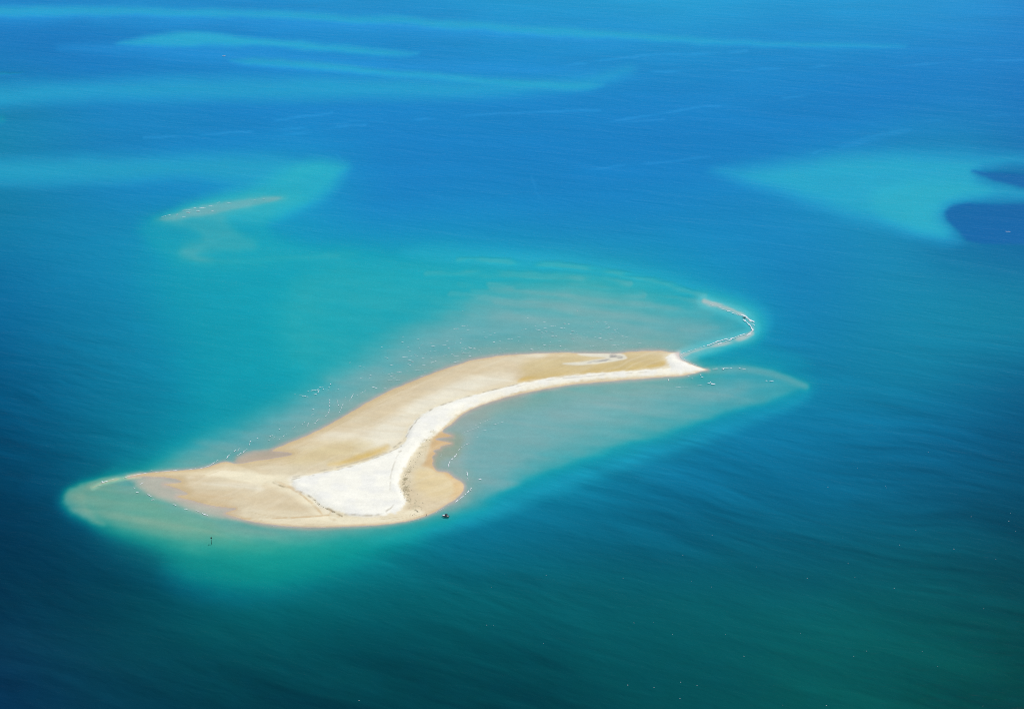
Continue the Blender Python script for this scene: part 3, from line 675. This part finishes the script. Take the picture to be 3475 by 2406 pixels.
# south bay
for pts, w in (([(510, 1112), (520, 1070), (570, 1030), (590, 980), (640, 942), (690, 928)], 1.4), ([(555, 1035), (575, 1025)], 2.0), ([(860, 786), (942, 764)], .9), ([(780, 830), (882, 822)], .8), ([(720, 792), (852, 735)], .7), ([(620, 852), (762, 800)], .7), ([(730, 886), (752, 880)], .8), ([(450, 1040), (458, 1012)], .7), ([(1080, 580), (1130, 560)], .7), ([(2228, 428), (2236, 448)], 1.0)):
    rb.line(ZC(pts), w, .2, (1.5, 6))
for pts, w in (([(2010, 384), (2013, 420), (2018, 462)], 1.4), ([(2108, 448), (2136, 452)], 2.4), ([(2050, 524), (1990, 590), (1905, 652)], 1.7), ([(2035, 545), (2052, 552)], 1.0), ([(1850, 350), (1862, 290)], .9), ([(300, 852), (390, 863)], .9), ([(450, 864), (535, 868)], .9), ([(600, 872), (680, 872)], .8), ([(730, 872), (830, 870)], 1.0), ([(900, 866), (995, 865)], .9), ([(1100, 860), (1240, 848)], .8), ([(1500, 818), (1620, 788)], .6), ([(1740, 740), (1850, 676)], .6)):
    rb.line(ZB(pts), w, .22, (2, 8))
# north west bar
for pts, w in (([(380, 350), (460, 330)], 1.6), ([(508, 330), (525, 328)], 3), ([(558, 350), (588, 351)], 3.5), ([(592, 310), (638, 311)], 3.5), ([(598, 290), (642, 292)], 2.5), ([(658, 273), (682, 274)], 3), ([(680, 300), (714, 302)], 3.5), ([(705, 270), (764, 272)], 3), ([(788, 255), (832, 251)], 3.2), ([(858, 226), (890, 222)], 2), ([(945, 228), (992, 233)], 2.6), ([(808, 296), (832, 297)], 2.6), ([(1180, 204), (1200, 205)], 1.6), ([(1260, 196), (1280, 196)], 1.6), ([(560, 296), (600, 290)], 1.4)):
    rb.line(ZK(pts), w, .1, (4, 14))
# small waves breaking on the northern shelf
nf = 0
while nf < 190:
    t, o = random.random(), random.gauss(0, 1)
    u = 1230 + 900 * t + o * 40
    v = 1285 - 150 * math.sin(min(t * 1.25, 1) * math.pi / 2) + o * (34 if t < .75 else 26)
    if ground_z(u, v) > -.02: continue
    if random.random() < .25:
        k = random.uniform(3, 12)
        rb.line([(u - k, v - random.uniform(0, 1.0)), (u + k, v + random.uniform(-1, 1))], random.uniform(.9, 2.2), .12, (2, 7))
    else:
        rb.fleck(u, v, random.uniform(1.2, 4.5), random.uniform(.5, 1.3), random.gauss(0, .35))
    nf += 1
for k in range(120):
    t = random.random()
    u = 1480 + 830 * t; v = 1168 + random.random() * 28 + 14 * (1 - t)
    if ground_z(u, v) < -.02: rb.fleck(u, v, random.uniform(.8, 2.6), random.uniform(.3, .7), random.gauss(0, .3))
surf = rb.build('surf_foam', foam_glint_m)
surf['kind'] = 'stuff'; surf['label'] = 'thin broken lines of white surf along the spits and beaches'
rw = Ribbons()  # sun glints put in as small white meshes on the water
n = 0
while n < 60:
    u, v = random.uniform(1100, 3600), random.uniform(1450, 2480)
    if random.random() > ((u - 900) / 2600) ** 1.2 * ((v - 1350) / 1050) ** .8: continue
    rw.fleck(u, v, random.uniform(.4, 1.0), random.uniform(.3, .6), random.gauss(-.3, .3)); n += 1
for k in range(5):
    rw.fleck(3414 + 3 * k, 786 - random.uniform(-2, 2), 2.2, 1.4, 0)
glints = rw.build('sun_glints', foam_glint_m)
glints['kind'] = 'stuff'; glints['label'] = 'tiny white flecks in place of sun glints, sprinkled over the dark foreground water'

# ------------------------------------------------------------------ builders for the small things
def link(name, bm, m, parent=None, loc=(0, 0, 0), smooth_=False):
    me = bpy.data.meshes.new(name)
    bmesh.ops.recalc_face_normals(bm, faces=bm.faces)
    bm.to_mesh(me); bm.free()
    if smooth_:
        me.polygons.foreach_set('use_smooth', [True] * len(me.polygons))
    me.materials.append(m)
    o = bpy.data.objects.new(name, me); C.objects.link(o)
    o.location = loc
    if parent: o.parent = parent
    return o
def thing(name, label, cat, loc, rz=0, group=None):
    o = bpy.data.objects.new(name, None); C.objects.link(o)
    o.location = loc; o.rotation_euler = (0, 0, rz)
    o['label'] = label; o['category'] = cat
    if group: o['group'] = group
    return o
def box(bm, c, d, rot=None, bev=.03):
    r_ = bmesh.ops.create_cube(bm, size=1)
    bmesh.ops.scale(bm, vec=d, verts=r_['verts'])
    if bev:
        es = list({e for v in r_['verts'] for e in v.link_edges})
        q = bmesh.ops.bevel(bm, geom=es, offset=bev, segments=2, affect='EDGES')
        vv = list({v for f in q['faces'] for v in f.verts} | {v for v in r_['verts'] if v.is_valid})
    else: vv = r_['verts']
    if rot: bmesh.ops.rotate(bm, cent=(0, 0, 0), matrix=Matrix.Rotation(rot[1], 3, rot[0]), verts=vv)
    bmesh.ops.translate(bm, vec=c, verts=vv)
def tube(bm, a, b, r0, r1=None, n=10):
    a, b = Vector(a), Vector(b)
    r_ = bmesh.ops.create_cone(bm, cap_ends=True, segments=n, radius1=r0, radius2=r0 if r1 is None else r1, depth=(b - a).length)
    q = (b - a).to_track_quat('Z', 'Y').to_matrix()
    bmesh.ops.rotate(bm, cent=(0, 0, 0), matrix=q, verts=r_['verts'])
    bmesh.ops.translate(bm, vec=(a + b) / 2, verts=r_['verts'])
def lathe(bm, prof, n=18):
    rings = [[bm.verts.new((r_ * math.cos(2 * math.pi * k / n), r_ * math.sin(2 * math.pi * k / n), z)) for k in range(n)] for r_, z in prof]
    for p, q in zip(rings, rings[1:]):
        for k in range(n): bm.faces.new((p[k], p[(k + 1) % n], q[(k + 1) % n], q[k]))
    bm.faces.new(rings[0][::-1]); bm.faces.new(rings[-1])
def loft(bm, secs):
    rings = [[bm.verts.new(p) for p in s_] for s_ in secs]
    for p, q in zip(rings, rings[1:]):
        for k in range(len(p) - 1): bm.faces.new((p[k], q[k], q[k + 1], p[k + 1]))
    return rings
def hull_bm(L, B, H, deck_from):
    """open boat hull, bow to -X, with inner skin and transom"""
    bm = bmesh.new(); secs = []
    for i in range(13):
        t = i / 12.0
        x = -L / 2 + L * t
        half = B / 2 * (1 - (1 - min(t / .55, 1)) ** 2.2) * (1 - .08 * max(t - .6, 0)) + .02
        sheer = H * (1 + .38 * (1 - t) ** 2)
        keel = -.28 * (1 - (1 - t) ** 5) + (.25 * (1 - t) ** 4)
        out = [(x - .12 * (1 - t), -half, sheer), (x, -half * .93, sheer * .45), (x, -half * .72, keel * .3), (x + .05, 0, keel), (x, half * .72, keel * .3), (x, half * .93, sheer * .45), (x - .12 * (1 - t), half, sheer)]
        inn = [(x - .12 * (1 - t), half * .9, sheer + .02), (x + .05, half * .82, .22), (x + .05, 0, .18), (x + .05, -half * .82, .22), (x - .12 * (1 - t), -half * .9, sheer + .02)]
        secs.append(out + inn + [out[0]])
    rings = loft(bm, secs)
    bm.faces.new(rings[-1][:7]); bm.faces.new(rings[0][:7][::-1])
    bmesh.ops.remove_doubles(bm, verts=bm.verts, dist=.001)
    return bm

M_white = paint_mat('white_gelcoat', (.78, .78, .76), .35, .05, 3)
M_maroon = paint_mat('dull_maroon_paint', (.16, .075, .08), .4, .12, 3)
M_dark = paint_mat('dark_canvas', (.018, .02, .03), .85, .15, 6)
M_black = paint_mat('black_cowl', (.012, .012, .014), .35, .1, 8)
M_metal = paint_mat('dull_metal', (.45, .46, .47), .4, .08, 8, 1.0)
M_glass = paint_mat('tinted_screen', (.03, .05, .06), .08, .05, 4)
M_seat = paint_mat('grey_vinyl', (.32, .31, .30), .6, .1, 9)
M_green = paint_mat('weathered_green_paint', (.02, .07, .045), .6, .2, 5)
M_topm = paint_mat('dark_topmark_paint', (.006, .018, .012), .55, .2, 6)
M_band = paint_mat('pale_band_paint', (.62, .60, .48), .6, .12, 6)
M_rock = paint_mat('dark_rock', (.075, .06, .06), .9, .25, 1.4)
M_wood = paint_mat('weathered_wood', (.09, .07, .05), .9, .25, 12)
M_skin = paint_mat('skin', (.42, .24, .16), .6, .06, 12)
M_hair = paint_mat('dark_hair', (.02, .013, .01), .7, .15, 30)
M_shirt = paint_mat('dark_shirt', (.03, .03, .05), .9, .15, 14)
M_short = paint_mat('dark_shorts', (.025, .022, .02), .9, .15, 14)
M_wrack = paint_mat('dry_wrack', (.20, .18, .11), .95, .3, 3)

def pos(u, v, z=None):
    x, y = ground(u, v)
    return (float(x), float(y), ground_z(u, v) if z is None else z)

# ---- motorboat close to the beach
b = thing('motorboat', 'small maroon motorboat with white bow and dark canopy afloat off the beach', 'motorboat', pos(1512, 1752, 0.0), math.radians(-14))
link('hull', hull_bm(5.6, 2.1, .75, .35), M_maroon, b, smooth_=True)
bm = bmesh.new()
secs = []
for i in range(6):
    t = i / 12.0 * .95
    x = -2.8 + 5.6 * t - .12 * (1 - t)
    half = (1.05 * (1 - (1 - min(t / .55, 1)) ** 2.2) + .02) * .97
    z = .75 * (1 + .38 * (1 - t) ** 2) + .03
    secs.append([(x, -half, z), (x, -half * .5, z + .09), (x, 0, z + .13), (x, half * .5, z + .09), (x, half, z), (x, half * .9, z - .08), (x, -half * .9, z - .08), (x, -half, z)])
rg = loft(bm, secs); bm.faces.new(rg[0][:7]); bm.faces.new(rg[-1][:7][::-1])
fd = link('foredeck', bm, M_white, b, smooth_=True)
bm = bmesh.new(); tube(bm, (-2.5, 0, 1.12), (-2.5, 0, 1.24), .05, .04); box(bm, (-2.5, 0, 1.25), (.3, .06, .05), bev=.015); link('cleat', bm, M_metal, fd)
bm = bmesh.new(); box(bm, (.95, 0, .25), (3.1, 1.5, .06)); link('cockpit_floor', bm, M_seat, b)
bm = bmesh.new(); box(bm, (-.05, .35, .62), (.55, .6, .7)); cs = link('console', bm, M_white, b)
bm = bmesh.new(); bmesh.ops.create_cone(bm, cap_ends=False, segments=14, radius1=.19, radius2=.17, depth=.04)
bmesh.ops.rotate(bm, cent=(0, 0, 0), matrix=Matrix.Rotation(math.radians(70), 3, 'Y'), verts=bm.verts); bmesh.ops.translate(bm, vec=(.28, .35, .92), verts=bm.verts); link('steering_wheel', bm, M_black, cs)
bm = bmesh.new(); box(bm, (-.32, 0, 1.16), (.05, 1.55, .5), ('Y', math.radians(-24)), .015); link('windscreen', bm, M_glass, b)
for y in (-.36, .36):
    bm = bmesh.new(); box(bm, (.75, y, .5), (.5, .5, .34), bev=.06); box(bm, (.98, y, .84), (.12, .5, .5), bev=.05); link('seat', bm, M_seat, b)
bm = bmesh.new(); box(bm, (2.1, 0, .5), (.55, 1.5, .3), bev=.06); link('bench', bm, M_seat, b)
bm = bmesh.new(); secs = []
for i in range(7):
    x = -.35 + 1.9 * i / 6
    secs.append([(x, y, 1.92 + .12 * (1 - (y / .95) ** 2) + .03 * math.sin(math.pi * i / 6) - dz) for y, dz in ((-.95, 0), (-.5, 0), (0, 0), (.5, 0), (.95, 0), (.95, .06), (0, .06), (-.95, .06), (-.95, 0))])
rg = loft(bm, secs); bm.faces.new(rg[0][:8]); bm.faces.new(rg[-1][:8][::-1]); link('canopy', bm, M_dark, b)
for x in (-.25, 1.45):
    for y in (-.88, .88):
        bm = bmesh.new(); tube(bm, (x * .7 + .1, y * 1.03, .75), (x, y, 1.93), .025); link('canopy_post', bm, M_metal, b)
bm = bmesh.new(); box(bm, (3.0, 0, .95), (.46, .42, .62), bev=.1); tube(bm, (3.0, 0, .7), (3.02, 0, -.35), .11, .08); box(bm, (2.84, 0, .7), (.2, .3, .2), bev=.03); link('outboard_motor', bm, M_black, b)

# ---- cabin boat far out
d = thing('cabin_boat', 'tiny white cabin boat alone on the far blue water', 'boat', pos(760, 192.5, 0.0), math.radians(8))
link('hull', hull_bm(6.2, 2.3, .8, .4), M_white, d, smooth_=True)
bm = bmesh.new()
prof = [(-1.6, .95), (-.9, 1.85), (.9, 1.95), (1.0, .9)]
v0 = [bm.verts.new((x, -.85 + .12 * (z > 1.5), z)) for x, z in prof]; v1 = [bm.verts.new((x, .85 - .12 * (z > 1.5), z)) for x, z in prof]
bm.faces.new(v0); bm.faces.new(v1[::-1])
for k in range(4): bm.faces.new((v0[k], v0[(k + 1) % 4], v1[(k + 1) % 4], v1[k]))
cb = link('cabin', bm, M_white, d)
bm = bmesh.new(); box(bm, (-1.29, 0, 1.42), (.04, 1.3, .5), ('Y', math.radians(38)), .01); link('windscreen', bm, M_glass, cb)
for y in (-.83, .83):
    bm = bmesh.new(); box(bm, (0, y, 1.5), (1.2, .05, .34), bev=.01); link('window', bm, M_glass, cb)
bm = bmesh.new(); box(bm, (-1.9, 0, .98), (1.5, 1.1, .08), bev=.03); link('foredeck', bm, M_white, d)
bm = bmesh.new(); box(bm, (3.25, 0, 1.0), (.46, .42, .62), bev=.1); tube(bm, (3.25, 0, .7), (3.25, 0, -.35), .11, .08); link('outboard_motor', bm, M_black, d)

# ---- channel marker
mk = thing('channel_marker', 'thin dark channel marker post with round topmark in the pale shallows', 'channel marker', pos(718, 1844, ground_z(718, 1844)), .4)
hz = -ground_z(718, 1844)
bm = bmesh.new(); tube(bm, (0, 0, -.4), (.1, 0, hz + 3.3), .17, .14, 14); pl = link('pole', bm, M_green, mk, smooth_=True)
bm = bmesh.new(); lathe(bm, [(.24, hz - .3), (.26, hz - .2), (.26, hz + .25), (.2, hz + .32)]); link('collar', bm, M_green, pl)
bm = bmesh.new(); tube(bm, (.1, 0, hz + 3.3), (.13, 0, hz + 4.4), .15, .14, 14); link('pale_band', bm, M_band, mk, smooth_=True)
bm = bmesh.new(); lathe(bm, [(.2, hz + 4.38), (.5, hz + 4.5), (.56, hz + 4.75), (.56, hz + 5.2), (.48, hz + 5.45), (.2, hz + 5.6)]); bmesh.ops.translate(bm, vec=(.13, 0, 0), verts=bm.verts); tm = link('topmark', bm, M_topm, mk, smooth_=True)
bm = bmesh.new(); lathe(bm, [(.09, hz + 5.6), (.11, hz + 5.65), (.11, hz + 5.82), (.05, hz + 5.92)]); bmesh.ops.translate(bm, vec=(.13, 0, 0), verts=bm.verts); link('lantern', bm, M_black, tm, smooth_=True)

# ---- person at the water's edge
def skinned(name, verts, edges, radii, m, parent, sub=2):
    me = bpy.data.meshes.new(name); me.from_pydata(verts, edges, [])
    o = bpy.data.objects.new(name, me); C.objects.link(o); o.parent = parent
    sk = o.modifiers.new('skin', 'SKIN'); sk.use_smooth_shade = True
    if not me.skin_vertices: me.skin_vertices.new()
    for i, r_ in enumerate(radii):
        me.skin_vertices[0].data[i].radius = (r_, r_)
    me.skin_vertices[0].data[0].use_root = True
    ss = o.modifiers.new('smooth', 'SUBSURF'); ss.levels = sub; ss.render_levels = sub
    me.materials.append(m)
    return o
pz = ground_z(1446.8, 1749)
p = thing('person', 'person in dark shirt and shorts standing at the water edge near the motorboat', 'person', pos(1446.8, 1750.5, pz), math.radians(200))
bv = [(0, 0, .96), (0, .01, 1.12), (0, 0, 1.32), (0, -.01, 1.45), (0, .01, 1.53), (0, .02, 1.62), (0, .03, 1.70)]
be = [(0, 1), (1, 2), (2, 3), (3, 4), (4, 5), (5, 6)]
br = [.14, .125, .15, .10, .055, .088, .075]
def chain(start, pts, rad):
    k = start
    for q, r_ in zip(pts, rad):
        bv.append(q); br.append(r_); be.append((k, len(bv) - 1)); k = len(bv) - 1
    return k
for sx in (-1, 1):
    chain(0, [(sx * .10, 0, .86), (sx * .12, .03 * sx, .50), (sx * .13, .02 * sx - .02, .09), (sx * .135, .02 * sx + .12, .045)], [.095, .058, .042, .038])
    w_ = chain(3, [(sx * .19, 0, 1.42), (sx * .25, -.02, 1.13), (sx * .28, .06, .88), (sx * .285, .09, .82)], [.062, .046, .032, .034])
    for k, (dx, ln) in enumerate(((-.03, .066), (-.01, .078), (.01, .074), (.03, .06))):
        chain(w_, [(sx * .285 + dx * .4, .10 + dx, .775), (sx * .28 + dx * .4, .115 + dx, .775 - ln)], [.010, .008])
    chain(w_, [(sx * .265, .13, .80), (sx * .25, .15, .765)], [.011, .009])
skinned('body', bv, be, br, M_skin, p, 1)
skinned('shirt', [(0, 0, .99), (0, .01, 1.14), (0, 0, 1.33), (0, -.01, 1.44), (.19, 0, 1.42), (.235, -.012, 1.24), (-.19, 0, 1.42), (-.235, -.012, 1.24)], [(0, 1), (1, 2), (2, 3), (3, 4), (4, 5), (3, 6), (6, 7)], [.155, .145, .168, .10, .08, .068, .08, .068], M_shirt, p, 1)
skinned('shorts', [(0, 0, .97), (.105, 0, .85), (.118, .018, .60), (-.105, 0, .85), (-.118, -.018, .60)], [(0, 1), (1, 2), (0, 3), (3, 4)], [.15, .112, .09, .112, .09], M_short, p, 1)
bm = bmesh.new(); bmesh.ops.create_uvsphere(bm, u_segments=14, v_segments=10, radius=.108)
bmesh.ops.scale(bm, vec=(.92, 1.02, 1.0), verts=bm.verts); bmesh.ops.delete(bm, geom=[v for v in bm.verts if v.co.z < -.02 and v.co.y > -.03], context='VERTS')
link('hair', bm, M_hair, p, (0, .012, 1.69), True)

# ---- two short stakes on the beach
def stake_bm(h):
    bm = bmesh.new()
    lathe(bm, [(.075, -.2), (.085, 0), (.078, h * .5), (.082, h * .93), (.05, h), (.012, h + .05)], 9)
    for v in bm.verts:
        v.co.x += .05 * v.co.z + random.uniform(-.006, .006)
    return bm
for (u, v, h, lab) in ((1388.3, 1728.5, 1.05, 'short dark stake on white sand just below the speckled hollow'), (1414.7, 1733, .95, 'short dark stake on cream sand beside a drift of debris')):
    st = thing('stake', lab, 'stake', pos(u, v), random.random(), 'stakes on the south beach')
    link('post', stake_bm(h), M_wood, st, smooth_=True)
    bm = bmesh.new(); box(bm, (.05, -.09, h * .78), (.3, .03, .22), bev=.01); link('plate', bm, M_wood, st)

# ---- rock in the surf at the end of the hooked spit
bm = bmesh.new()
for (x, y, z, sx, sy, sz) in ((0, 0, .1, 1.5, .9, .55), (1.5, -1.6, .05, 1.2, .9, .5), (-1.3, 1.0, .0, .9, .7, .4), (.9, -.5, .1, .9, .8, .6), (2.4, -2.6, 0, .7, .5, .3)):
    q = bmesh.ops.create_icosphere(bm, subdivisions=3, radius=1)
    for v in q['verts']:
        n_ = v.co.normalized()
        k = 1 + .25 * math.sin(3.1 * n_.x + 5 * n_.y + x) * math.cos(4.3 * n_.z + y) + random.uniform(-.05, .05)
        v.co = Vector((n_.x * sx * k + x, n_.y * sy * k + y, n_.z * sz * k + z))
rk = link('rock', bm, M_rock, None, pos(2524, 1078, 0.0))
rk.scale = (.62, .62, .75)
rk['label'] = 'dark rock lying in white surf at the bend of the hooked spit'; rk['category'] = 'rock'

# ---- dry wrack caught along the edge of the white crest
bm = bmesh.new()
def clump(u, v, r_):
    x, y, z = pos(u, v)
    q = bmesh.ops.create_icosphere(bm, subdivisions=1, radius=1)
    a = random.uniform(.5, 1.6)
    for w_ in q['verts']:
        w_.co = Vector((x + w_.co.x * r_ * a * random.uniform(.7, 1.2), y + w_.co.y * r_ / a * random.uniform(.7, 1.2), z + w_.co.z * .14 * random.uniform(.6, 1.3) + .03))
for pts, n_, sp in ((ZB([(1525, 345), (1470, 420), (1450, 500), (1470, 590), (1500, 660)]), 80, 6), (ZB([(1480, 440), (1500, 520), (1490, 600)]), 35, 8), (ZB([(1720, 40), (1680, 90), (1600, 220), (1540, 320)]), 35, 8), (ZB([(1540, 620), (1600, 690), (1570, 760)]), 22, 12), (ZB([(1560, 722), (1590, 740)]), 14, 2), (ZB([(1520, 765), (1560, 760)]), 8, 3), (ZB([(680, 640), (740, 695), (860, 745)]), 40, 2)):
    P = chaikin(np.array(pts), 2, False)
    for k in range(n_):
        i = random.randrange(len(P) - 1); t = random.random()
        q = P[i] * (1 - t) + P[i + 1] * t
        u, v = q[0] + random.gauss(0, sp), q[1] + random.gauss(0, sp * .6)
        if ground_z(u, v) > .05: clump(u, v, random.uniform(.12, .42))
wr = link('wrack', bm, M_wrack)
wr['kind'] = 'stuff'; wr['label'] = 'scattered dry seaweed and debris beside the white sand crest'
